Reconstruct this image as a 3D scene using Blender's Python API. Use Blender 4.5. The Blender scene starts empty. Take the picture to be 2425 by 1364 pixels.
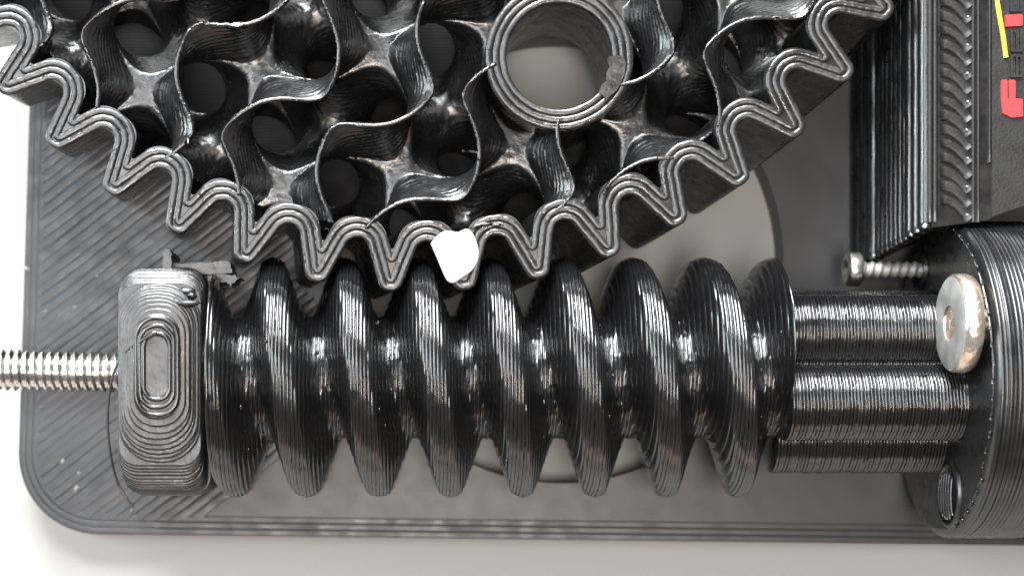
import bpy, bmesh, math, random
import numpy as np
from mathutils import Vector
random.seed(7)
rng = np.random.default_rng(7)
PI = math.pi

# ------------------------------------------------------------------ scale and camera
# lengths below are in "u": one u is 0.035 mm; one Blender unit is 1 cm
S = 0.0035
PX, PY, D = 950.0, 950.0, 3850.0          # foot of the camera and its height above the gear's top face
scene = bpy.context.scene
scene.unit_settings.scale_length = 0.01
C = scene.collection

cam_d = bpy.data.cameras.new('camera'); cam = bpy.data.objects.new('camera', cam_d); C.objects.link(cam)
cam.location = (PX*S, -PY*S, D*S)
cam_d.sensor_width = 36.0
cam_d.lens = 36.0*D/2425.0
cam_d.shift_x = (1212.5-PX)/2425.0
cam_d.shift_y = (PY-682.0)/2425.0
cam_d.clip_start = 0.1; cam_d.clip_end = 500
cam_d.dof.use_dof = True
cam_d.dof.focus_distance = (D-10)*S
cam_d.dof.aperture_fstop = cam_d.lens*1e-3/0.22
scene.camera = cam

# ------------------------------------------------------------------ world, lamps, exposure
world = bpy.data.worlds.new('World'); scene.world = world; world.use_nodes = True
bg = world.node_tree.nodes['Background']
bg.inputs[0].default_value = (1.0, 0.88, 0.83, 1); bg.inputs[1].default_value = 0.22

def area(name, loc, target, sx, sy, power, col):
    l = bpy.data.lights.new(name, 'AREA'); l.shape = 'RECTANGLE'; l.size = sx; l.size_y = sy
    l.energy = power; l.color = col
    o = bpy.data.objects.new(name, l); C.objects.link(o); o.location = loc
    d = Vector(target)-Vector(loc); o.rotation_euler = d.to_track_quat('-Z', 'Y').to_euler()
    return o
area('window_light', (-3, 38, 24), (4, -2, 0), 22, 36, 44*PI*792, (0.97, 0.99, 1.0))
area('side_window_light', (-42, 8, 18), (4, -2, 0), 24, 22, 13*PI*528, (0.88, 0.96, 1.0))
area('left_fill_light', (-13, 5, 40), (2, -2, 0), 9, 18, 13*PI*162, (0.86, 0.95, 1.0))  # added fill lamp, brightens the rim lines and plate at the left
area('ceiling_light', (4, -9, 42), (4, -2, 0), 10, 15, 27*PI*150, (1.0, 0.91, 0.84))
area('low_warm_fill', (6, -42, 5), (4, -2, -0.5), 44, 12, 1.7*PI*528, (1.0, 0.76, 0.66))  # added dim panel, no window: tints the lower faces warm like a room

vs = scene.view_settings
vs.view_transform = 'Standard'; vs.look = 'None'; vs.gamma = 1.0; vs.exposure = 0.0; vs.use_curve_mapping = False
scene.cycles.max_bounces = 8
scene.cycles.use_denoising = True

# ------------------------------------------------------------------ materials
def mat(name, col, rough=0.35, metal=0.0, spec=1.0, layer=None, layer_d=0.0012, noise=0.0, nscale=30.0, nd=0.0015,
        rvar=0.0, cvar=None, aniso=None):
    """Principled plastic/metal; layer = (axis, period in u) printed layer relief; noise = fine relief"""
    m = bpy.data.materials.new(name); m.use_nodes = True
    nt = m.node_tree; b = nt.nodes['Principled BSDF']
    b.inputs['Base Color'].default_value = (*col, 1)
    b.inputs['Roughness'].default_value = rough
    b.inputs['Metallic'].default_value = metal
    b.inputs['Specular IOR Level'].default_value = spec
    tc = nt.nodes.new('ShaderNodeTexCoord')
    nrm = None
    if layer:
        sep = nt.nodes.new('ShaderNodeSeparateXYZ'); nt.links.new(tc.outputs['Object'], sep.inputs[0])
        wob = nt.nodes.new('ShaderNodeTexNoise'); wob.inputs['Scale'].default_value = 2.2; wob.inputs['Detail'].default_value = 2
        nt.links.new(tc.outputs['Object'], wob.inputs['Vector'])
        a = nt.nodes.new('ShaderNodeMath'); a.operation = 'MULTIPLY_ADD'
        nt.links.new(wob.outputs['Fac'], a.inputs[0]); a.inputs[1].default_value = layer[1]*S*0.6
        nt.links.new(sep.outputs['XYZ'.index(layer[0])], a.inputs[2])
        k = nt.nodes.new('ShaderNodeMath'); k.operation = 'MULTIPLY'; k.inputs[1].default_value = 2*PI/(layer[1]*S)
        nt.links.new(a.outputs[0], k.inputs[0])
        s = nt.nodes.new('ShaderNodeMath'); s.operation = 'SINE'; nt.links.new(k.outputs[0], s.inputs[0])
        bp = nt.nodes.new('ShaderNodeBump'); bp.inputs['Strength'].default_value = 1.0; bp.inputs['Distance'].default_value = layer_d
        nt.links.new(s.outputs[0], bp.inputs['Height']); nrm = bp
    if noise:
        n = nt.nodes.new('ShaderNodeTexNoise'); n.inputs['Scale'].default_value = nscale; n.inputs['Detail'].default_value = 4
        nt.links.new(tc.outputs['Object'], n.inputs['Vector'])
        bp = nt.nodes.new('ShaderNodeBump'); bp.inputs['Strength'].default_value = noise; bp.inputs['Distance'].default_value = nd
        nt.links.new(n.outputs['Fac'], bp.inputs['Height'])
        if nrm: nt.links.new(nrm.outputs[0], bp.inputs['Normal'])
        nrm = bp
    if rvar:
        n = nt.nodes.new('ShaderNodeTexNoise'); n.inputs['Scale'].default_value = 7; n.inputs['Detail'].default_value = 5
        nt.links.new(tc.outputs['Object'], n.inputs['Vector'])
        mr = nt.nodes.new('ShaderNodeMapRange'); mr.inputs['From Min'].default_value = 0.3; mr.inputs['From Max'].default_value = 0.7
        mr.inputs['To Min'].default_value = max(rough-rvar, 0.03); mr.inputs['To Max'].default_value = rough+rvar
        nt.links.new(n.outputs['Fac'], mr.inputs['Value']); nt.links.new(mr.outputs[0], b.inputs['Roughness'])
    if cvar:
        n = nt.nodes.new('ShaderNodeTexNoise'); n.inputs['Scale'].default_value = cvar[1]; n.inputs['Detail'].default_value = 6
        nt.links.new(tc.outputs['Object'], n.inputs['Vector'])
        r = nt.nodes.new('ShaderNodeValToRGB'); r.color_ramp.elements[0].position = 0.42; r.color_ramp.elements[1].position = 0.62
        r.color_ramp.elements[0].color = (*col, 1); r.color_ramp.elements[1].color = (*cvar[0], 1)
        nt.links.new(n.outputs['Fac'], r.inputs[0]); nt.links.new(r.outputs[0], b.inputs['Base Color'])
    if nrm: nt.links.new(nrm.outputs[0], b.inputs['Normal'])
    return m

BLK = (0.006, 0.006, 0.0065)
M = {
 'table': mat('white_paper', (0.40, 0.40, 0.385), 0.6, spec=0.2, noise=0.15, nscale=60, nd=0.002),
 'plate': mat('black_print_plate', (0.018, 0.020, 0.024), 0.42, spec=0.65, layer=('Z', 9), noise=0.12, nscale=90, nd=0.0010, rvar=0.02),
 'plate_line': mat('black_print_line', (0.019, 0.021, 0.025), 0.42, spec=0.65, noise=0.2, nscale=25, rvar=0.1),
 'gear': mat('black_gear', BLK, 0.27, layer=('Z', 9), noise=0.25, nscale=22, rvar=0.08),
 'gear_bead': mat('black_gear_bead', (0.012, 0.012, 0.0125), 0.36, noise=0.9, nscale=14, nd=0.008, rvar=0.14),
 'infill': mat('black_infill', BLK, 0.30, layer=('Z', 8.5), layer_d=0.0009, noise=0.45, nscale=18, nd=0.006, rvar=0.1),
 'floor': mat('black_gear_floor', (0.005, 0.005, 0.0055), 0.6, spec=0.12, layer=('Y', 8), layer_d=0.0004, noise=0.3, nscale=20, rvar=0.1),
 'worm': mat('black_worm', BLK, 0.19, noise=0.25, nscale=10, nd=0.004, rvar=0.1),
 'block': mat('black_block', (0.008, 0.008, 0.0085), 0.42, noise=0.8, nscale=18, nd=0.008, rvar=0.1),
 'house': mat('black_housing', BLK, 0.30, noise=0.35, nscale=20, nd=0.003, rvar=0.08),
 'wall': mat('black_wall', BLK, 0.27, layer=('Z', 30), layer_d=0.007, noise=0.3, nscale=8, nd=0.004, rvar=0.08),
 'rail': mat('black_rail', (0.010, 0.010, 0.010), 0.52, spec=0.5, noise=0.9, nscale=40, nd=0.004, rvar=0.1),
 'steel': mat('threaded_steel', (0.74, 0.73, 0.71), 0.24, metal=1.0, noise=0.3, nscale=25, nd=0.002, rvar=0.08),
 'nickel': mat('nickel', (0.62, 0.61, 0.58), 0.33, metal=1.0, noise=0.5, nscale=30, nd=0.003, rvar=0.1),
 'zinc': mat('dull_zinc', (0.34, 0.34, 0.33), 0.55, metal=0.6, noise=0.6, nscale=18, nd=0.004, rvar=0.1, cvar=((0.42, 0.41, 0.39), 6)),
 'rim': mat('bright_rim', (0.86, 0.82, 0.74), 0.25, metal=0.9, noise=0.9, nscale=30, nd=0.006, rvar=0.1, cvar=((0.80, 0.62, 0.48), 5)),
 'paint': mat('white_paint', (0.60, 0.60, 0.585), 0.5, spec=0.4, noise=0.8, nscale=5, nd=0.02),
 'red': mat('red_print', (0.75, 0.03, 0.035), 0.4, noise=0.5, nscale=30),
 'yellow': mat('yellow_print', (0.85, 0.55, 0.02), 0.4, noise=0.5, nscale=30),
 'white_plastic': mat('white_plastic', (0.8, 0.8, 0.78), 0.35),
 'strand': mat('black_strand', (0.02, 0.02, 0.02), 0.25),
}

# ------------------------------------------------------------------ helpers
def W(x, y, z=0.0):
    """point of height z (u) whose direction is that of picture position x, y -> u coordinates"""
    f = (D-z)/D
    return (PX+(x-PX)*f, PY+(y-PY)*f, z)

def mk(name, verts, faces, m, parent=None, smooth=True, angle=None):
    v = np.asarray(verts, float).copy()
    v[:, 1] *= -1; v *= S
    off = np.array(parent_world(parent)) if parent else np.zeros(3)
    me = bpy.data.meshes.new(name)
    me.from_pydata((v-off).tolist(), [], [tuple(reversed(f)) for f in faces])
    if smooth: me.polygons.foreach_set('use_smooth', [True]*len(me.polygons))
    me.materials.append(m if not isinstance(m, str) else M[m])
    me.update()
    o = bpy.data.objects.new(name, me); C.objects.link(o)
    if parent: o.parent = parent
    if angle: 
        me.set_sharp_from_angle(angle=math.radians(angle))
    return o

def parent_world(p):
    l = Vector((0, 0, 0))
    while p:
        l = l+p.location; p = p.parent
    return l

def thing(name, label, cat, x, y, z, group=None):
    o = bpy.data.objects.new(name, None); C.objects.link(o); o.location = (x*S, -y*S, z*S)
    o.empty_display_size = 0.1
    tag(o, label, cat, group); return o

def tag(o, label, cat, group=None):
    o['label'] = label; o['category'] = cat
    if group: o['group'] = group
    return o

def fix_normals(o):
    bm = bmesh.new(); bm.from_mesh(o.data); bmesh.ops.recalc_face_normals(bm, faces=bm.faces); bm.to_mesh(o.data); bm.free(); return o

def join(parts):
    V, F = [], []
    for v, f in parts:
        n = len(V); V += [tuple(p) for p in v]; F += [tuple(i+n for i in q) for q in f]
    return V, F

def box(x0, x1, y0, y1, z0, z1):
    v = [(x, y, z) for z in (z0, z1) for y in (y0, y1) for x in (x0, x1)]
    f = [(0, 1, 3, 2), (4, 6, 7, 5), (0, 4, 5, 1), (2, 3, 7, 6), (0, 2, 6, 4), (1, 5, 7, 3)]
    return v, f

def prism(poly, z0, z1):
    n = len(poly)
    v = [(x, y, z0) for x, y in poly]+[(x, y, z1) for x, y in poly]
    f = [tuple(range(n)), tuple(reversed(range(n, 2*n)))]
    f += [(i, i+n, (i+1) % n+n, (i+1) % n) for i in range(n)]
    return v, f

def grid_faces(nu, nv, closed_v=False):
    f = []
    for i in range(nu-1):
        for j in range(nv if closed_v else nv-1):
            f.append((i*nv+j, i*nv+(j+1) % nv, (i+1)*nv+(j+1) % nv, (i+1)*nv+j))
    return f

def bead(pts, w, h, z0, nseg=6, wob=0.0, caps=True, pw=0.7):
    """half-round printed line along a 2-D polyline (u), lying on height z0"""
    p = np.asarray(pts, float)
    t = np.gradient(p, axis=0); t /= np.linalg.norm(t, axis=1)[:, None]+1e-9
    nrm = np.stack([-t[:, 1], t[:, 0]], 1)
    V = []
    for i in range(len(p)):
        ww = w*(1+wob*rng.normal()); hh = h*(1+wob*rng.normal())
        for k in range(nseg+1):
            a = PI*k/nseg
            q = p[i]+nrm[i]*(math.cos(a)*ww/2)
            V.append((q[0], q[1], z0+max(math.sin(a), 0.0)**pw*hh))
    F = grid_faces(len(p), nseg+1)
    if caps:
        F.append(tuple(range(nseg+1))); F.append(tuple(reversed(range((len(p)-1)*(nseg+1), len(p)*(nseg+1)))))
    return V, F

def tube(path, r, n=8):
    p = np.asarray(path, float); V = []
    rr = np.broadcast_to(np.asarray(r, float), (len(p),))
    t = np.gradient(p, axis=0); t /= np.linalg.norm(t, axis=1)[:, None]+1e-9
    up = np.array([0.13, 0.21, 0.97])
    for i in range(len(p)):
        a = np.cross(t[i], up); a /= np.linalg.norm(a); b = np.cross(t[i], a)
        for k in range(n):
            an = 2*PI*k/n; V.append(tuple(p[i]+rr[i]*(math.cos(an)*a+math.sin(an)*b)))
    F = grid_faces(len(p), n, True)
    F.append(tuple(range(n))); F.append(tuple(reversed(range((len(p)-1)*n, len(p)*n))))
    return V, F

def smooth_line(pts, n=8):
    """Catmull-Rom through points"""
    p = np.asarray(pts, float); q = np.vstack([2*p[0]-p[1], p, 2*p[-1]-p[-2]]); out = []
    for i in range(1, len(q)-2):
        for k in range(n):
            t = k/n
            out.append(0.5*((2*q[i])+(q[i+1]-q[i-1])*t+(2*q[i-1]-5*q[i]+4*q[i+1]-q[i+2])*t*t+(-q[i-1]+3*q[i]-3*q[i+1]+q[i+2])*t**3))
    out.append(p[-1]); return np.array(out)

def chaikin(p, n=2):
    p = np.asarray(p, float)
    for _ in range(n):
        q = [p[0]]
        for a, b in zip(p[:-1], p[1:]):
            q += [0.75*a+0.25*b, 0.25*a+0.75*b]
        q.append(p[-1]); p = np.array(q)
    return p

def revolve_x(xs, rs, cy, cz, n=64, ax=0.0):
    """surface of revolution about an x-parallel axis; xs, rs profile"""
    V = []
    for x, r in zip(xs, rs):
        for k in range(n):
            a = 2*PI*k/n; V.append((x, cy+r*math.sin(a), cz+r*math.cos(a)))
    return V, grid_faces(len(xs), n, True)

ZT = -470.0       # top of the base plate
ZB = -570.0       # table
ZA = -175.0       # height of the worm's axis
YA = 891.0

# ------------------------------------------------------------------ table
f = 6000
tb = mk('table_surface', [(-f, -f, ZB), (f+2000, -f, ZB), (f+2000, f, ZB), (-f, f, ZB)], [(0, 1, 2, 3)], 'table')
tb['kind'] = 'structure'

# ------------------------------------------------------------------ base plate
frame = thing('printed_base', 'black 3D printed base plate with a rounded corner and a big round hole', 'base plate', 1200, 700, ZB)
HX, HY = W(1321, 626, ZB)[:2]; HR = 514*(D-ZB)/D
def outline(inset=0.0):
    a = np.array(W(100, -700, ZT)[:2]); b = np.array(W(38, 1262, ZT)[:2]); c = np.array(W(3200, 1300, ZT)[:2])
    a[0] += inset; b += (inset, -inset); c[1] -= inset
    r = 215-inset
    d1 = (a-b)/np.linalg.norm(a-b); d2 = (c-b)/np.linalg.norm(c-b)
    p1, p2 = b+d1*r, b+d2*r
    o = b+d1*r+d2*r
    arc = [o+r*np.array([math.cos(t), math.sin(t)]) for t in np.linspace(PI*1.0, PI*0.5, 24)]
    return a, arc, c
def plate_mesh():
    a, arc, c = outline()
    ring = [tuple(a)]+[tuple(p) for p in arc]+[tuple(c), (3400, -850)]
    n = len(ring); m_ = 96
    bm = bmesh.new()
    def loop(z, pts): return [bm.verts.new((x*S, -y*S, z*S)) for x, y in pts]
    hole = [(HX+HR*math.cos(2*PI*k/m_), HY+HR*math.sin(2*PI*k/m_)) for k in range(m_)]
    rows = {}
    for z in (ZB+1, ZT):
        rows[z] = (loop(z, ring), loop(z, hole))
        e = []
        for L in rows[z]:
            for i in range(len(L)): e.append(bm.edges.new((L[i], L[(i+1) % len(L)])))
        bmesh.ops.triangle_fill(bm, use_beauty=True, use_dissolve=False, edges=e)
    for k in (0, 1):
        A, B = rows[ZB+1][k], rows[ZT][k]
        for i in range(len(A)): 
            j = (i+1) % len(A); bm.faces.new((A[i], A[j], B[j], B[i]))
    bmesh.ops.recalc_face_normals(bm, faces=bm.faces)
    me = bpy.data.meshes.new('plate'); 
    l = frame.location
    for v in bm.verts: v.co -= l
    bm.to_mesh(me); bm.free(); me.materials.append(M['plate'])
    o = bpy.data.objects.new('plate', me); C.objects.link(o); o.parent = frame
    me.polygons.foreach_set('use_smooth', [True]*len(me.polygons)); me.set_sharp_from_angle(angle=math.radians(40))
    return o
plate = plate_mesh()

# outline lines on the plate's top
for i, ins in enumerate((9, 26, 43)):
    a, arc, c = outline(ins)
    pts = [a+(arc[0]-a)*t for t in np.linspace(0, 0.98, 30)]+list(arc)+[arc[-1]+(c-arc[-1])*t for t in np.linspace(0.02, 1, 40)]
    mk('outline_line', *bead(pts, 17.4, 0.9, ZT, 6, 0.0, pw=0.35), 'plate_line', plate)
# solid skin lines running diagonally
ang = math.radians(38)
dv = np.array([math.cos(ang), -math.sin(ang)])
a, arc, c = outline(45)
start = [np.array([a[0]+(arc[0][0]-a[0])*t, a[1]+(arc[0][1]-a[1])*t]) for t in np.linspace(0, 1, 400)]+[np.array(p) for p in arc]+[arc[-1]+(c-arc[-1])*t for t in np.linspace(0, 1, 600)]
nv = np.array([math.sin(ang), math.cos(ang)])
sp = 23.4
off = np.array([p@nv for p in start])
k0 = math.ceil(off.min()/sp)
for k in range(k0, k0+140):
    i = int(np.argmin(np.abs(off-k*sp)))
    if abs(off[i]-k*sp) > 8: continue
    p0 = start[i]
    if p0[1] < 60 or p0[0] > 2250: continue
    L = 900 if p0[0] < 420 else 50
    ts = np.arange(0, L, 30.0 if L > 60 else 12.0); pts = []
    for t in ts:
        q = p0+dv*t
        if (q[0]-HX)**2+(q[1]-HY)**2 < (HR+16)**2: break
        pts.append(q+nv*rng.normal()*0.7)
    if len(pts) < 3: continue
    if L < 60: continue
    mk('skin_line', *bead(pts, 24.6 if L > 60 else 15, 1.5*(1+0.25*rng.normal()), ZT, 6, 0.03, caps=False, pw=0.6), 'plate_line', plate)
# specks of dust and print blobs on the plate
for x, y, r in ((180, 727, 6), (164, 742, 3), (108, 738, 4), (181, 1158, 6), (186, 1122, 4), (146, 1095, 4.5), (231, 652, 5), (62, 637, 6), (1650, 1195, 3), (330, 800, 2.5), (130, 900, 2.5), (420, 560, 3)):
    X, Y, _ = W(x, y, ZT+6)
    an = rng.random()*6; el = 1+rng.random()
    v = []
    for t in np.linspace(0, 2*PI, 10)[:-1]:
        q = r*(0.55+0.7*rng.random()); px_, py_ = q*el*math.cos(t), q*math.sin(t)
        v.append((X+px_*math.cos(an)-py_*math.sin(an), Y+px_*math.sin(an)+py_*math.cos(an), ZT+2))
    v.append((X, Y, ZT+3+r*0.8))
    mk('plastic_crumb', v, [(i, (i+1) % 9, 9) for i in range(9)], 'zinc', plate, smooth=False)

# ------------------------------------------------------------------ bearing block on the plate: a stack of printed layers
blk = mk('bearing_block', *prism([(300, 650), (430, 650), (430, 1150), (300, 1150)], ZT, -110), 'block', frame)
blk['label'] = 'rounded bearing block of stacked layers'
bx, by, R = 372.0, 905.0, 281.0
lh0 = 12.5; lh = lh0; zz = ZT; li = 0
ztop = ZA+R-24
while zz < ztop:
    lh = lh0 if zz < ztop-110 else 8.5
    s_ = max(0.0, (zz+lh*0.5-ZA)/R)
    hy = R*math.sqrt(max(0.0, 1-s_**2)) if zz > ZA-20 else R
    t_ = (zz-ZT)/(ztop-ZT)
    zc = ztop-95; hw = 100.0 if zz < zc else 22+78*math.sqrt(max(0.0, 1-((zz+lh-zc)/(95+lh))**2))
    if zz < -190: hw += 6
    yo = -38*t_**4; xo = 12*t_**4
    rc = min(hw, hy)*0.92 if t_ > 0.86 else min(46, hw*0.8)
    pts = []
    jit = rng.normal()*1.5
    for cx_, cy_, a0 in ((hw-rc, hy-rc, 0), (-(hw-rc), hy-rc, 90), (-(hw-rc), -(hy-rc), 180), (hw-rc, -(hy-rc), 270)):
        for q in range(7):
            an = math.radians(a0+90*q/6)
            pts.append((bx+xo+jit+cx_+rc*math.cos(an), by+yo+cy_+rc*math.sin(an)))
    P0 = np.array(pts); cen = P0.mean(0)
    V = []
    prof = ((0.0, 4.5), (0.16, 1.2), (0.5, 0.0), (0.84, 1.2), (1.0, 4.5))
    n = len(P0)
    for hz, ins in prof:
        dd = P0-cen; ln = np.linalg.norm(dd, axis=1)[:, None]
        Q = P0-dd/ln*(ins+rng.normal(size=(n, 1))*0.35)
        V += [(x, y, zz+hz*lh) for x, y in Q]
    F = [tuple(reversed(q)) for q in grid_faces(5, n, True)]+[tuple(reversed(range(4*n, 5*n)))]
    mk('printed_layer', V, [tuple(reversed(q)) for q in F], 'block', blk, angle=18)
    zz += lh; li += 1
# last printed loops on the block's crown
for ins in (7, 19, 31):
    Q = P0.copy(); dd = Q-cen
    hx_, hy_ = np.abs(dd[:, 0]).max(), np.abs(dd[:, 1]).max()
    Q = cen+dd*np.array(((hx_-ins*0.72)/hx_, (hy_-ins*1.5)/hy_))
    Q = np.vstack([Q, Q[:1]])
    Q[:-1] += rng.normal(size=(len(Q)-1, 2))*0.5; Q[-1] = Q[0]
    mk('crown_loop', *bead(Q, 12.5, 7.5*(1+.1*rng.normal()), zz-1.5, 6, 0.03, caps=False, pw=0.7), 'gear', blk)
# seam blobs on the block
for x, y, z, rx, ry in ((360, 970, 50, 20, 9), (358, 988, 30, 20, 8), (440, 690, 10, 22, 9), (446, 718, 50, 26, 9), (440, 668, -30, 20, 8), (455, 700, 20, 12, 8), (360, 1065, -60, 15, 4), (350, 1102, -110, 16, 4)):
    X, Y, _ = W(x, y, z)
    V = []
    for i in range(5):
        ph = PI*(i+0.5)/5
        for j in range(10):
            th = 2*PI*j/10; q = 1+.15*rng.normal()
            V.append((X+rx*q*math.sin(ph)*math.cos(th), Y+ry*q*math.sin(ph)*math.sin(th), z+9*math.cos(ph)))
    mk('seam_blob', V, grid_faces(5, 10, True)+[tuple(range(40, 50))]+[tuple(reversed(range(10)))], 'block', blk)
# broken tab left beside the gear's teeth
X0, Y0, _ = W(388, 592, -150)
def rough_prism(pts, z0, z1, sub=5, amp=1.6):
    out = []
    for (x0, y0), (x1, y1) in zip(pts, pts[1:]+pts[:1]):
        for t in range(sub): out.append(tuple(np.array(W(x0+(x1-x0)*t/sub, y0+(y1-y0)*t/sub, z1)[:2])+rng.normal(size=2)*amp))
    return prism(out, z0, z1)
tab = fix_normals(mk('broken_tab', *rough_prism([(386, 597), (398, 590), (406, 600), (405, 654), (385, 654)], -260, -105), 'gear_bead', frame, smooth=False))
fix_normals(mk('tab_bar', *rough_prism([(407, 624), (470, 622), (545, 618), (549, 646), (470, 650), (407, 650)], -260, -135), 'gear_bead', tab, smooth=False))
fix_normals(mk('torn_chunk', *rough_prism([(488, 652), (550, 648), (562, 660), (548, 676), (528, 668), (500, 672)], -260, -150, 4, 3), 'gear_bead', tab, smooth=False))

# ------------------------------------------------------------------ the tall wall and rail on the right of the base
ZW = -10.0
xw = W(2030, 0, ZT)[0]; xt = W(2202, 0, ZW)[0]
yw0, yw1 = -900, W(0, 526, ZW)[1]
xc, xe = W(2335, 0, ZW)[0], 2640
yc = W(0, 462, ZW)[1]
ztw = ZW-8
V = [(xw, yw0, ZT), (xt, yw0, ztw), (xe, yw0, ztw), (xe, yw0, ZT),
     (xw, W(0, 640, ZT)[1], ZT), (xt, W(0, 540, ztw)[1], ztw), (xc, yw1-4, ztw), (xe, yc-60, ztw), (xe, yc-60, ZT), (xc, yw1-4, ZT)]
F = [(0, 1, 5, 4), (1, 2, 7, 6, 5), (4, 5, 6, 9), (6, 7, 8, 9), (2, 3, 8, 7), (0, 3, 2, 1)]
wl = mk('side_wall', V, F, 'wall', frame, smooth=False)
fix_normals(wl); wl['label'] = 'sloping side wall with rows of layer lines'
fx = 0.0; i = 0
while fx < 0.985:
    st_ = (0.105 if i < 3 else 0.062) if fx < 0.72 else 0.085
    q = fx+st_/2
    r_ = 0.5*st_*math.hypot(xt-xw, ztw-ZT)
    X, Z = xw+(xt-xw)*q, ZT+(ztw-ZT)*q
    ye = W(0, 640, ZT)[1]*(1-q)+W(0, 540, ztw)[1]*q-1
    path = [(X+rng.normal()*.4, y, Z) for y in np.linspace(-120, ye, 36)]
    mk('layer_ridge', *tube(path, r_*1.02, 10), 'house', wl)
    fx += st_; i += 1
for x in (2204, 2216):
    X = W(x, 0, ZW)[0]
    mk('outline_line', *bead([(X, y) for y in np.linspace(yw0, yw1, 40)], 12, 9, ZW-9, 5, .02), 'rail', wl)
for x in (2306, 2318, 2345):
    X = W(x, 0, ZW)[0]
    y2 = yw1 if x < 2340 else W(0, 385, ZW)[1]
    mk('outline_line', *bead([(X, y) for y in np.linspace(yw0, y2, 40)], 9 if x < 2340 else 7, 9, ZW-9, 5, .03), 'rail', wl)
for k in range(-6, 17):
    y = 0+k*33.5
    x0_, x1_ = 2228, 2298
    pts = [W(x0_+(x1_-x0_)*t, y+4+46*t**1.3-9*math.sin(t*PI), ZW)[:2] for t in np.linspace(0, 1, 8)]
    if pts[-1][1] > yw1-4: continue
    mk('skin_line', *bead(pts, 25, 6.5*(1+.2*rng.normal()), ZW-9, 6, .08), 'rail', wl)
    if k % 2 == 0:
        X, Y, _ = W(2290+rng.normal()*2, y+40, ZW)
        mk('print_blob', *bead([(X-3, Y), (X, Y), (X+3, Y)], 7, 7, ZW-6, 5), 'zinc', wl)
# worn skin of the lettered panel
xa, xb = W(2350, 0, ZW)[0], xe-3
pn = mk('lettered_panel', *prism([(xa, yw0), (xb, yw0), (xb, W(0, 420, ZW)[1]), (xa, W(0, 512, ZW)[1])], ZW-9, ZW-3), 'rail', wl, smooth=False); fix_normals(pn)
# letters printed into the panel: they read upward
zl = ZW-3.5
def letter(name, polys, m, h=5.0):
    V, F = join([prism([W(x, y, ZW)[:2] for x, y in p], zl, zl+h) for p in polys])
    o = mk(name, V, F, m, wl, smooth=False); fix_normals(o); return o
def rect(x0, y0, x1, y1): return [(x0, y0), (x1, y0), (x1, y1), (x0, y1)]
letter('letter_f', [[(2371, 234), (2371, 193), (2373, 190), (2383, 190), (2385, 193), (2385, 234)], [(2390, 234), (2389, 194), (2391, 190), (2401, 190), (2404, 193), (2404, 234)], [(2371, 234.2), (2404, 234.2), (2421, 236), (2422, 276), (2396, 279), (2374, 268)]], 'red')
def squarish(x0, y0, x1, y1, t, gap=None):
    return [rect(x0, y0, x0+t, y1), rect(x1-t, y0, x1, y1), rect(x0+t, y0, x1-t, y0+t), rect(x0+t, y1-t, x1-t, y1)]
letter('letter_a', squarish(2392, 130, 2421, 184, 6)+[rect(2405, 136, 2409, 178)], 'rail', 7)
letter('letter_c', squarish(2392, 72, 2421, 124, 6)[:2]+[rect(2398, 72, 2404, 78), rect(2398, 118, 2415, 124)]+[rect(2405, 84, 2409, 118)], 'rail', 7)
letter('letter_t', [[(2380, 37), (2418, 34), (2421, 38), (2421, 60), (2418, 62), (2381, 64)]], 'red')
letter('letter_o', squarish(2391, -26, 2421, 29, 6), 'rail', 7)
pts = smooth_line([(2359, -40), (2362, 0), (2369, 45), (2377, 90), (2383, 137)], 8)
mk('swoosh', *bead([W(x, y, ZW)[:2] for x, y in pts], 11, 8, zl, 6, .03), 'yellow', wl)

# ------------------------------------------------------------------ worm gear wheel
GX, GY, RO = 994.0, -592.0, 1284.0
NT = 45
TW = 0.036                      # helix: the underside is turned by this angle
ZG = -350.0
gear = thing('gear', 'large black 3D printed gear wheel with open wavy infill, its teeth meshing with the worm', 'gear', GX, GY, ZG)
pa = 2*PI/NT
def tooth_line(d, rr=0.0):
    """one pitch of the wavy rim at depth d below the skin, from root centre to root centre: (tangential, radial) list"""
    def hw(r): return 57+(-105-r)*0.34-1.056*d
    root = -121-d
    tip = -d-1
    if hw(tip) < 4: tip = -105+(57-1.056*d-4)/0.34; tip = max(tip, -121)
    P = pa*(RO+root)/2
    hr = hw(root)
    half = [(-P, root, 0), (-hr, root, 30+d), (-hw(tip), tip, max(25-d, 4))]
    pts = half+[(-x, r, q) for x, r, q in reversed(half)]
    return fillet(pts)
def fillet(pts, n=10):
    out = [np.array(pts[0][:2])]
    p = [np.array(q[:2], float) for q in pts]
    for i in range(1, len(p)-1):
        a_, b_, c_ = p[i-1], p[i], p[i+1]; r = pts[i][2]
        u, v = (a_-b_), (c_-b_); lu, lv = np.linalg.norm(u), np.linalg.norm(v); u /= lu; v /= lv
        half_ = math.acos(max(-1, min(1, u@v)))/2
        tl = min(r/math.tan(half_), lu*(0.49 if i > 1 else 0.98), lv*(0.49 if i < len(p)-2 else 0.98))
        A, B = b_+u*tl, b_+v*tl
        for t in np.linspace(0, 1, n):   # conic through the corner, close to an arc
            w = math.sin(half_); q0, q1, q2 = (1-t)**2, 2*t*(1-t)*w, t*t
            out.append((q0*A+q1*b_+q2*B)/(q0+q1+q2))
    out.append(p[-1]); return np.array(out)
def place(tp, k, z):
    """tooth k, (tangential, radial) -> u coordinates at height z"""
    tw = TW*(z/ZG)
    out = []
    for t, r in tp:
        R_ = RO+r; a = PI/2+tw+k*pa-math.radians(4.85)-(t/R_)
        out.append((GX+R_*math.cos(a), GY+R_*math.sin(a)))
    return out
def fit_line(tp, k):  # the tangential half pitch is exact at the root
    return tp
offs = (8.5, 25.0, 41.0)
outer, inner = tooth_line(0.5), tooth_line(49)
lines = [tooth_line(d) for d in offs]
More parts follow.
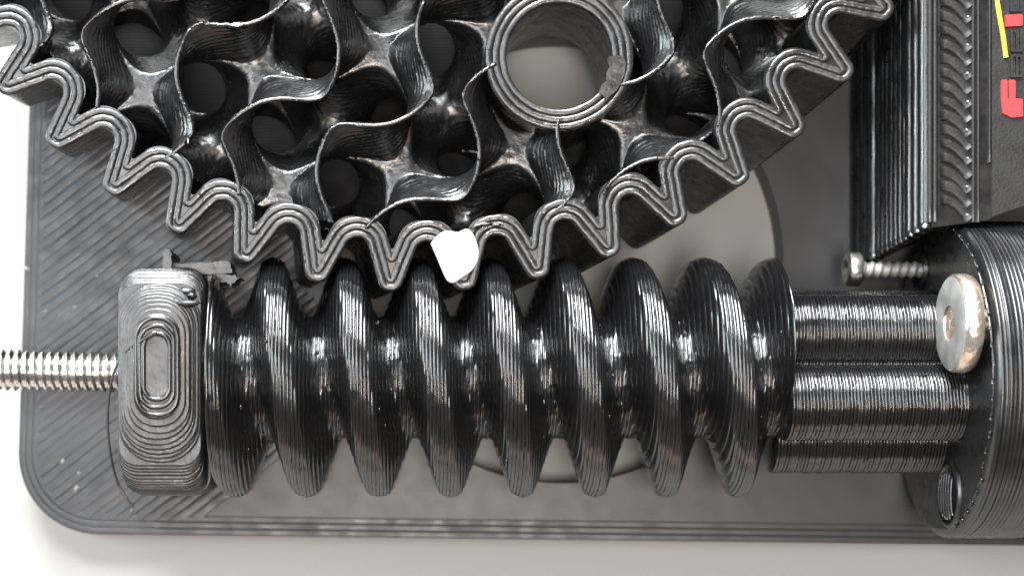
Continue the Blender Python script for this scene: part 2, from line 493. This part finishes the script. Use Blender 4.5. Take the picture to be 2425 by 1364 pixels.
def resample(tp, n):
    tp = np.asarray(tp); s = np.r_[0, np.cumsum(np.linalg.norm(np.diff(tp, axis=0), axis=1))]
    return np.stack([np.interp(np.linspace(0, s[-1], n), s, tp[:, i]) for i in (0, 1)], 1)
def snap(tp):   # half pitch of every line falls on the same two radii
    tp = tp.copy(); P = pa/2
    for i, sg in ((0, -1), (-1, 1)): tp[i, 0] = sg*P*(RO+tp[i, 1])
    return tp
NS = 60
outer, inner = snap(resample(outer, NS)), snap(resample(inner, NS))
lines = [snap(resample(l, NS)) for l in lines]
ZH = np.linspace(-6, ZG, 9)
for k in range(-9, 9):
    V, F = [], []
    for z in ZH: V += [(x, y, z) for x, y in place(outer, k, z)]
    F += grid_faces(len(ZH), NS)
    o = len(V)
    for z in ZH: V += [(x, y, z) for x, y in place(inner, k, z)]
    F += [tuple(o+i for i in reversed(q)) for q in grid_faces(len(ZH), NS)]
    F += [(i, o+i, o+i+1, i+1) for i in range(NS-1)]
    e = (len(ZH)-1)*NS
    F += [(e+i+1, o+e+i+1, o+e+i, e+i) for i in range(NS-1)]
    t = mk('tooth', V, F, 'gear', gear, angle=50)
    fix_normals(t)
    for l, d in zip(lines, offs):
        p = np.array(place(l, k, 0))
        p[1:-1] += rng.normal(size=p[1:-1].shape)*0.35
        mk('perimeter_line', *bead(p, 17.4, 9.5, -9.5, 8, 0.02, caps=False, pw=0.5), 'gear_bead', t)
# floor of the wheel
hubx, huby = 1325.0, 133.0
V = []; n = 120
for z in (ZG+20, ZG):
    for ring in (0, 1):
        for k in range(n):
            a_ = 2*PI*k/n; c_, s_ = math.cos(a_), math.sin(a_)
            r = 132.0
            if ring:
                ex, ey = hubx-GX, huby-GY; bq = ex*c_+ey*s_
                r = -bq+math.sqrt(bq*bq-(ex*ex+ey*ey-1150.0**2))
                if s_ < 0: r = min(r, (huby+420)/-s_)
            V.append((hubx+r*c_, huby+r*s_, z))
F = []
for i in range(n):
    j = (i+1) % n
    F += [(i, j, n+j, n+i), (2*n+i, 3*n+i, 3*n+j, 2*n+j), (n+i, n+j, 3*n+j, 3*n+i)]
fix_normals(mk('wheel_floor', V, F, 'floor', gear, smooth=False))

# gyroid infill: zero surface of the gyroid, by surface nets, thickened to one printed line
def gyroid(h=9.0):
    L, a, pu, pv, pw = 408.74, 0.9526, 4.433, 0.1682, 3.8057
    x = np.arange(-160, 2240, h); y = np.arange(-230, 600, h); z = np.arange(ZG+12, 20, h)
    X, Y, Z = np.meshgrid(x, y, z, indexing='ij')
    xx, yy = X-900, -(Y-250)
    u = (math.cos(a)*xx+math.sin(a)*yy)*2*PI/L+pu
    v = (-math.sin(a)*xx+math.cos(a)*yy)*2*PI/L+pv
    w = pw+GSIGN*Z*2*PI/L
    f = np.sin(u)*np.cos(v)+np.sin(v)*np.cos(w)+np.sin(w)*np.cos(u)
    s = f > 0
    n = np.array(f.shape)-1
    acc = np.zeros((*n, 3)); cnt = np.zeros(tuple(n))
    base = np.array([x[0], y[0], z[0]])
    sl = lambda d, ax: slice(d, d+n[ax])
    corners = [(i, j, k) for i in (0, 1) for j in (0, 1) for k in (0, 1)]
    for c in corners:
        for ax in range(3):
            if c[ax]: continue
            c2 = list(c); c2[ax] = 1
            A = tuple(sl(c[i], i) for i in range(3)); B = tuple(sl(c2[i], i) for i in range(3))
            fa, fb = f[A], f[B]; cr = (s[A] != s[B])
            t = np.where(cr, fa/np.where(cr, fa-fb, 1), 0)
            for i in range(3):
                acc[..., i] += np.where(cr, c[i]+(t if i == ax else 0), 0)
            cnt += cr
    act = cnt > 0
    cc = np.stack([np.broadcast_to(np.arange(n[0])[:, None, None], n), np.broadcast_to(np.arange(n[1])[None, :, None], n), np.broadcast_to(np.arange(n[2])[None, None, :], n)], -1)
    pos = base+(cc[act]+acc[act]/cnt[act][:, None])*h
    # keep what is inside the rim and outside the hub
    rad = np.hypot(pos[:, 0]-GX, pos[:, 1]-GY); hb = np.hypot(pos[:, 0]-hubx, pos[:, 1]-huby)
    keep = (rad < 1142) & (hb > 150)
    idx = -np.ones(tuple(n), int); ids = np.cumsum(keep)-1; ids[~keep] = -1
    idx[act] = ids
    pos = pos[keep]
    Q = []
    for ax in range(3):
        b_, c_ = (ax+1) % 3, (ax+2) % 3
        A = [slice(1, n[i]) if i != ax else slice(0, n[i]) for i in range(3)]
        B = list(A); B[ax] = slice(1, n[ax]+1)
        cr = s[tuple(A)] != s[tuple(B)]
        def cell(db, dc):
            q = [None]*3; q[ax] = slice(0, n[ax]); q[b_] = slice(1-db, n[b_]-db); q[c_] = slice(1-dc, n[c_]-dc)
            return idx[tuple(q)][cr]
        q = np.stack([cell(1, 1), cell(0, 1), cell(0, 0), cell(1, 0)], 1)
        flip = s[tuple(A)][cr]
        q[flip] = q[flip][:, ::-1]
        Q.append(q[(q >= 0).all(1)])
    return pos, np.vstack(Q)
GSIGN = 1
pos, Q = gyroid(6.0)
# printed layers: the level stretches around the saddles become flat terraces
for lv in (-97.0, -97.0-408.74/2):
    dz = pos[:, 2]-lv; t_ = np.clip(np.abs(dz)/15.0, 0, 1)
    pos[:, 2] = lv+dz*t_**1.6
inf = mk('wavy_infill', pos, [tuple(q) for q in Q.tolist()], 'infill', gear)
bm = bmesh.new(); bm.from_mesh(inf.data)
bmesh.ops.bisect_plane(bm, geom=list(bm.verts)+list(bm.edges)+list(bm.faces), plane_co=(0, 0, -ZG*S), plane_no=(0, 0, 1), clear_outer=True)
bmesh.ops.delete(bm, geom=[v for v in bm.verts if not v.link_faces], context='VERTS')
for v in bm.verts: v.co += v.normal*random.gauss(0, 0.5)*S
bm.to_mesh(inf.data); bm.free()
sm = inf.modifiers.new('thickness', 'SOLIDIFY'); sm.thickness = 9.5*S; sm.offset = 0.0

# hub tube with printed rings
def tube_z(cx, cy, ri, ro, z0, z1, n=96):
    V = []
    for r, z in ((ri, z0), (ro, z0), (ro, z1), (ri, z1)):
        V += [(cx+r*math.cos(2*PI*k/n), cy+r*math.sin(2*PI*k/n), z) for k in range(n)]
    F = []
    for a_ in range(4):
        b_ = (a_+1) % 4
        F += [(a_*n+i, a_*n+(i+1) % n, b_*n+(i+1) % n, b_*n+i) for i in range(n)]
    return V, F
hub = mk('hub_tube', *tube_z(hubx, huby, 126, 176, ZG, -9), 'gear', gear, angle=40); fix_normals(hub)
for r in (134, 150.5, 167):
    pts = [(hubx+(r+rng.normal()*.3)*math.cos(t), huby+(r+rng.normal()*.3)*math.sin(t)) for t in np.linspace(0, 2*PI, 97)]
    pts[-1] = pts[0]
    mk('perimeter_line', *bead(pts, 17.4, 9.5, -9.5, 8, 0.015, caps=False, pw=0.5), 'gear_bead', hub)
# torn flake on the hub's lower right edge
pts = [(hubx+r_*math.cos(t), huby+r_*math.sin(t)) for t, r_ in ((0.02, 118), (0.1, 112), (0.22, 121), (0.36, 118), (0.5, 126), (0.62, 121), (0.75, 128), (0.75, 150), (0.55, 158), (0.3, 160), (0.1, 158), (0.0, 148))]
mk('torn_flake', *prism(pts, -6, 4), 'gear_bead', hub, smooth=False)
# white paint on one tooth
ctr = np.array((1078, 606))
pp = [(1020, 577), (1036, 556), (1055, 546), (1068, 547), (1085, 551), (1098, 543), (1110, 542), (1122, 556), (1130, 576), (1135, 600), (1130, 625), (1115, 645), (1092, 660), (1075, 672), (1060, 667), (1052, 652), (1042, 628), (1030, 600)]
pp = chaikin(np.array(pp+[pp[0]], float), 2)[:-1]
V = []
for sc_, z in ((1.0, -14), (1.0, 1), (0.98, 3), (0.9, 4), (0.5, 4.5)):
    V += [(ctr[0]+(x-ctr[0])*sc_, ctr[1]+(y-ctr[1])*sc_, z+rng.normal()*.3) for x, y in pp]
n = len(pp)
pd = mk('paint_dab', V, [tuple(reversed(q)) for q in grid_faces(5, n, True)]+[tuple(range(4*n, 5*n))], 'paint', gear)
fix_normals(pd); pd['label'] = 'white paint mark covering one tooth'

# ------------------------------------------------------------------ worm screw, printed in layers across its axis
worm = thing('worm_screw', 'long black 3D printed worm screw with ridged layers, below the gear teeth', 'worm', 1180, YA, ZA-291)
PITCH, XT0 = 176.6, 1692.0
def smoothstep(x): x = np.clip(x, 0, 1); return x*x*(3-2*x)
def thread_r(x, th):
    """radius at axial x and angle th (0 = up in the picture, 90 deg = towards the camera)"""
    u = (x-XT0-PITCH*th/(2*PI))/PITCH
    d = np.abs(u-np.round(u))*PITCH
    t = np.clip((75-d)/(75-26), 0, 1)
    prof = np.where(t < 1, 0.25*smoothstep(t)+0.75*t, 1.0)
    prof = prof-np.where(d < 26, 0.07*(d/26)**2, 0.07*prof)
    return 152+144*prof
def layered(x0, x1, rfun, lh, n, parent, name, m, bulge=2.2, jit=0.6, close=True, slant=0.0):
    N = int(round((x1-x0)/lh)); th = np.linspace(0, 2*PI, n, endpoint=False)
    rows, V = [], []
    lows = 0.16
    for i in range(N):
        xm = x0+(i+0.5)*lh
        r = rfun(xm, th)+rng.normal()*jit+0.35*rng.normal(size=n)
        wt = np.clip(np.abs(rfun(xm+lh/2, th)-rfun(xm-lh/2, th))/14.0, 0, 1)
        for fx, dr in ((-0.5, -bulge*1.3), (-0.34, -bulge*.25), (0.0, 0.0), (0.34, -bulge*.25), (0.5, -bulge*1.3)):
            rr = r+dr*(1-0.35*wt)+slant*(1+0.3*wt)*(rfun(xm+fx*lh, th)-rfun(xm, th))
            V.append(np.stack([np.full(n, xm+fx*lh), YA-np.cos(th)*rr, ZA+np.sin(th)*rr], 1))
    nr = len(V); V = np.vstack(V)
    F = grid_faces(nr, n, True)
    if close: F += [tuple(reversed(range(n))), tuple(range((nr-1)*n, nr*n))]
    o = mk(name, V, F, m, parent); fix_normals(o); return o
layered(498, 1866, thread_r, 8.9, 144, worm, 'thread', 'worm', bulge=3.0, slant=0.5)
# small blobs and seams left by the nozzle
for i in range(34):
    x = rng.uniform(560, 1850); th = rng.uniform(0.5, 2.6)
    r = float(thread_r(x, np.array([th]))[0])+1.0; q = rng.uniform(2.0, 4.5)
    c0 = np.array((x, YA-math.cos(th)*r, ZA+math.sin(th)*r)); V = []
    for a_ in range(4):
        ph = PI*(a_+.5)/4
        for b_ in range(7):
            tt = 2*PI*b_/7; k_ = q*(1+.25*rng.normal())
            V.append(tuple(c0+k_*np.array((math.sin(ph)*math.cos(tt)*0.8, math.sin(ph)*math.sin(tt)*1.6, math.cos(ph)))))
    mk('print_blob', V, grid_faces(4, 7, True)+[tuple(range(21, 28)), tuple(reversed(range(7)))], 'worm', worm)
# journal that enters the bearing block
mk('journal', *revolve_x([330, 497, 498, 500], [118, 118, 118, 20], YA, ZA, 48), 'worm', worm, angle=40)
la = [math.radians(a_) for a_ in (43, 115, 187, 259, 331)]     # lobes of the coupling, th = 0 up, 90 front
def lobes(x, th):
    r = np.full(len(th), 138.0)
    for a_ in la:
        dth = (th-a_+PI) % (2*PI)-PI
        q = np.clip(92**2-(146*np.sin(dth))**2, 0, None)
        c_ = np.where((np.abs(dth) < 1.2) & (q > 0), 146*np.cos(dth)+np.sqrt(q), 0)
        r = np.maximum(r, c_)
    return r
cp = layered(1866, 2283, lobes, 8.0, 180, worm, 'coupling', 'worm', bulge=3.6)
cp['label'] = 'ribbed lobed coupling'

# ------------------------------------------------------------------ threaded steel rod at the left
yr, rr = 873.0, 52.0
rod = thing('threaded_rod', 'bright steel threaded rod running from the left edge into the bearing block', 'rod', -200, yr, ZA)
xs = np.arange(-700, 330, 2.5); n = 40; V = []
for x in xs:
    for k in range(n):
        th = 2*PI*k/n
        ph = ((x/20.0-th/(2*PI)) % 1.0)
        r = rr-10*abs(2*ph-1)**0.8+rng.normal()*0.25
        V.append((x, yr+6*(x/300)+r*math.sin(th), ZA+r*math.cos(th)))
mk('screw_thread', V, grid_faces(len(xs), n, True)+[tuple(reversed(range(n))), tuple(range((len(xs)-1)*n, len(xs)*n))], 'steel', rod)
fix_normals(bpy.data.objects['screw_thread'])

# ------------------------------------------------------------------ loose plastic strand
pts = [(*W(372, 788, 95)[:2], 100), (*W(330, 812, 70)[:2], 84), (*W(292, 842, 30)[:2], 40), (*W(270, 882, -40)[:2], -40), (*W(259, 930, -110)[:2], -110), (*W(255, 1000, -190)[:2], -190),
       (*W(262, 1075, -250)[:2], -250), (*W(276, 1135, -280)[:2], -280), (*W(296, 1175, -288)[:2], -288), (*W(314, 1199, -288)[:2], -288), (*W(311, 1212, -288)[:2], -288)]
st = mk('plastic_strand', *tube(smooth_line(pts, 8), 3.2, 8), 'strand')
tag(st, 'thin black stray plastic hair curling from the bearing block down to the plate', 'strand')

# ------------------------------------------------------------------ motor housing at the right
XF, RH, YH = 2282.0, 390.0, 897.0
hs = thing('motor_housing', 'big black ribbed cylindrical motor housing at the right end of the worm', 'housing', XF+120, YH, ZA-RH)
def shell():
    V = []; n = 128; rows = 0
    prof = [(0, 150), (0, RH-26), (0.5, RH-22), (4, RH-8), (10, RH-2)]
    xx = 10.0
    while xx < 175:
        for fx, dr in ((0.5, -3.2), (1.8, -.7), (5.0, 0), (8.2, -.7), (9.5, -3.2)): prof.append((xx+fx, RH+dr+rng.normal()*.15))
        xx += 10.0
    prof.append((xx, 150))
    for x, r in prof:
        for k in range(n):
            th = 2*PI*k/n; V.append((XF+x, YH-r*math.cos(th), ZA+r*math.sin(th)))
    return V, grid_faces(len(prof), n, True)
sh = mk('housing_shell', *shell(), 'house', hs, angle=55); fix_normals(sh)
mk('housing_face', *revolve_x([XF-1.5, XF-1.5, XF+8], [60, 368, 372], YH, ZA, 96), 'house', hs, angle=40)
def bolt_hole(off_y, off_z, r):
    y, z = YH+off_y, ZA+off_z
    V = []; n = 28
    for x, q in ((XF-2, r*1.22), (XF-9, r*1.16), (XF-11, r*1.06), (XF-9, r), (XF-2.2, r*0.98), (XF-2.4, r*.2)):
        for k in range(n):
            th = 2*PI*k/n; V.append((x, y+q*math.cos(th), z+q*math.sin(th)))
    return V, grid_faces(6, n, True)
for oy, oz, r in ((-280, -138, 44), (280, 86, 68)):
    h_ = mk('bolt_hole', *bolt_hole(oy, oz, r), 'house', hs); fix_normals(h_)
# ribs in the lower bolt hole
for i in range(6):
    x = XF-12+i*0.2
    V, F = tube([(XF-8-6*math.cos(t), YH+280+math.sin(t)*math.sqrt(max(100, 62**2-(i*17-45)**2)), ZA+86-45+i*17) for t in np.linspace(-1.3, 1.3, 9)], 3.6, 6)
    mk('hole_rib', V, F, 'house', hs)
# print scars around the face's edge
for t in np.linspace(0.15, PI-0.25, 26):
    r = 372+rng.normal()*3; l_ = 0.02+0.02*rng.random()
    V, F = tube([(XF-2, YH-r*math.cos(q), ZA+r*math.sin(q)) for q in np.linspace(t, t+l_, 4)], 2.5+rng.random()*2.5, 6)
    mk('print_scar', V, F, 'house', hs)
# white motor behind the housing
mo = thing('motor', 'white motor body showing behind the black ribbed housing at the right edge', 'motor', XF+560, YH, ZA-380)
mk('motor_can', *revolve_x([XF+100, XF+150, XF+700, XF+705], [100, 384, 384, 100], YH, ZA, 96), 'white_plastic', mo, angle=40)

# ------------------------------------------------------------------ screws
def disc_x(x0, prof, y, z, n=48):
    V = []
    for x, r in prof:
        for k in range(n):
            th = 2*PI*k/n; V.append((x0+x, y+r*math.cos(th), z+r*math.sin(th)))
    F = grid_faces(len(prof), n, True)
    return V, F
yd, zd, xd = 770.0, 96.0, 2214.0
ds = thing('flat_head_screw', 'large flat metal disc screw with bright rim on the housing face', 'screw', xd, yd, zd)
mk('head_face', *disc_x(xd, [(0, 40), (-1, 44), (0, 100), (4, 107)], yd, zd), 'zinc', ds)
mk('head_rim', *disc_x(xd, [(4, 107), (9, 113), (34, 115), (45, 111), (48, 100), (48, 30)], yd, zd), 'rim', ds)
mk('shank', *disc_x(xd, [(48, 45), (72, 45)], yd, zd), 'nickel', ds)
hexp = [(x_, 40 if i < 1 else 0) for i, x_ in enumerate((0,))]
V = []
for x, r in ((0, 41), (5, 38), (8, 20), (6, 3)):
    for k in range(24):
        th = 2*PI*k/24; q = r*(1+0.1*math.cos(6*th))
        V.append((xd+x, yd+q*1.35*math.cos(th), zd+q*math.sin(th)))
mk('socket', V, grid_faces(4, 24, True), 'rim', ds)
yp, zp = 613.0, -313.0
ps = thing('pan_head_screw', 'small round headed steel screw half driven into the housing behind the coupling', 'screw', 2112, yp, zp)
mk('head', *disc_x(2088, [(14, 4), (13, 20), (0, 24), (-1, 34), (3, 41), (9, 44), (32, 44), (38, 38), (38, 12)], yp, zp, 40), 'nickel', ps)
xs = np.arange(2126, 2284, 2.5); V = []
for x in xs:
    for k in range(24):
        th = 2*PI*k/24; ph = ((x/22.0-th/(2*PI)) % 1.0); r = 22-7*abs(2*ph-1)
        V.append((x, yp+r*math.cos(th), zp+r*math.sin(th)))
mk('shank', V, grid_faces(len(xs), 24, True), 'zinc', ps)
for o in (ds, ps):
    for c in o.children: fix_normals(c)
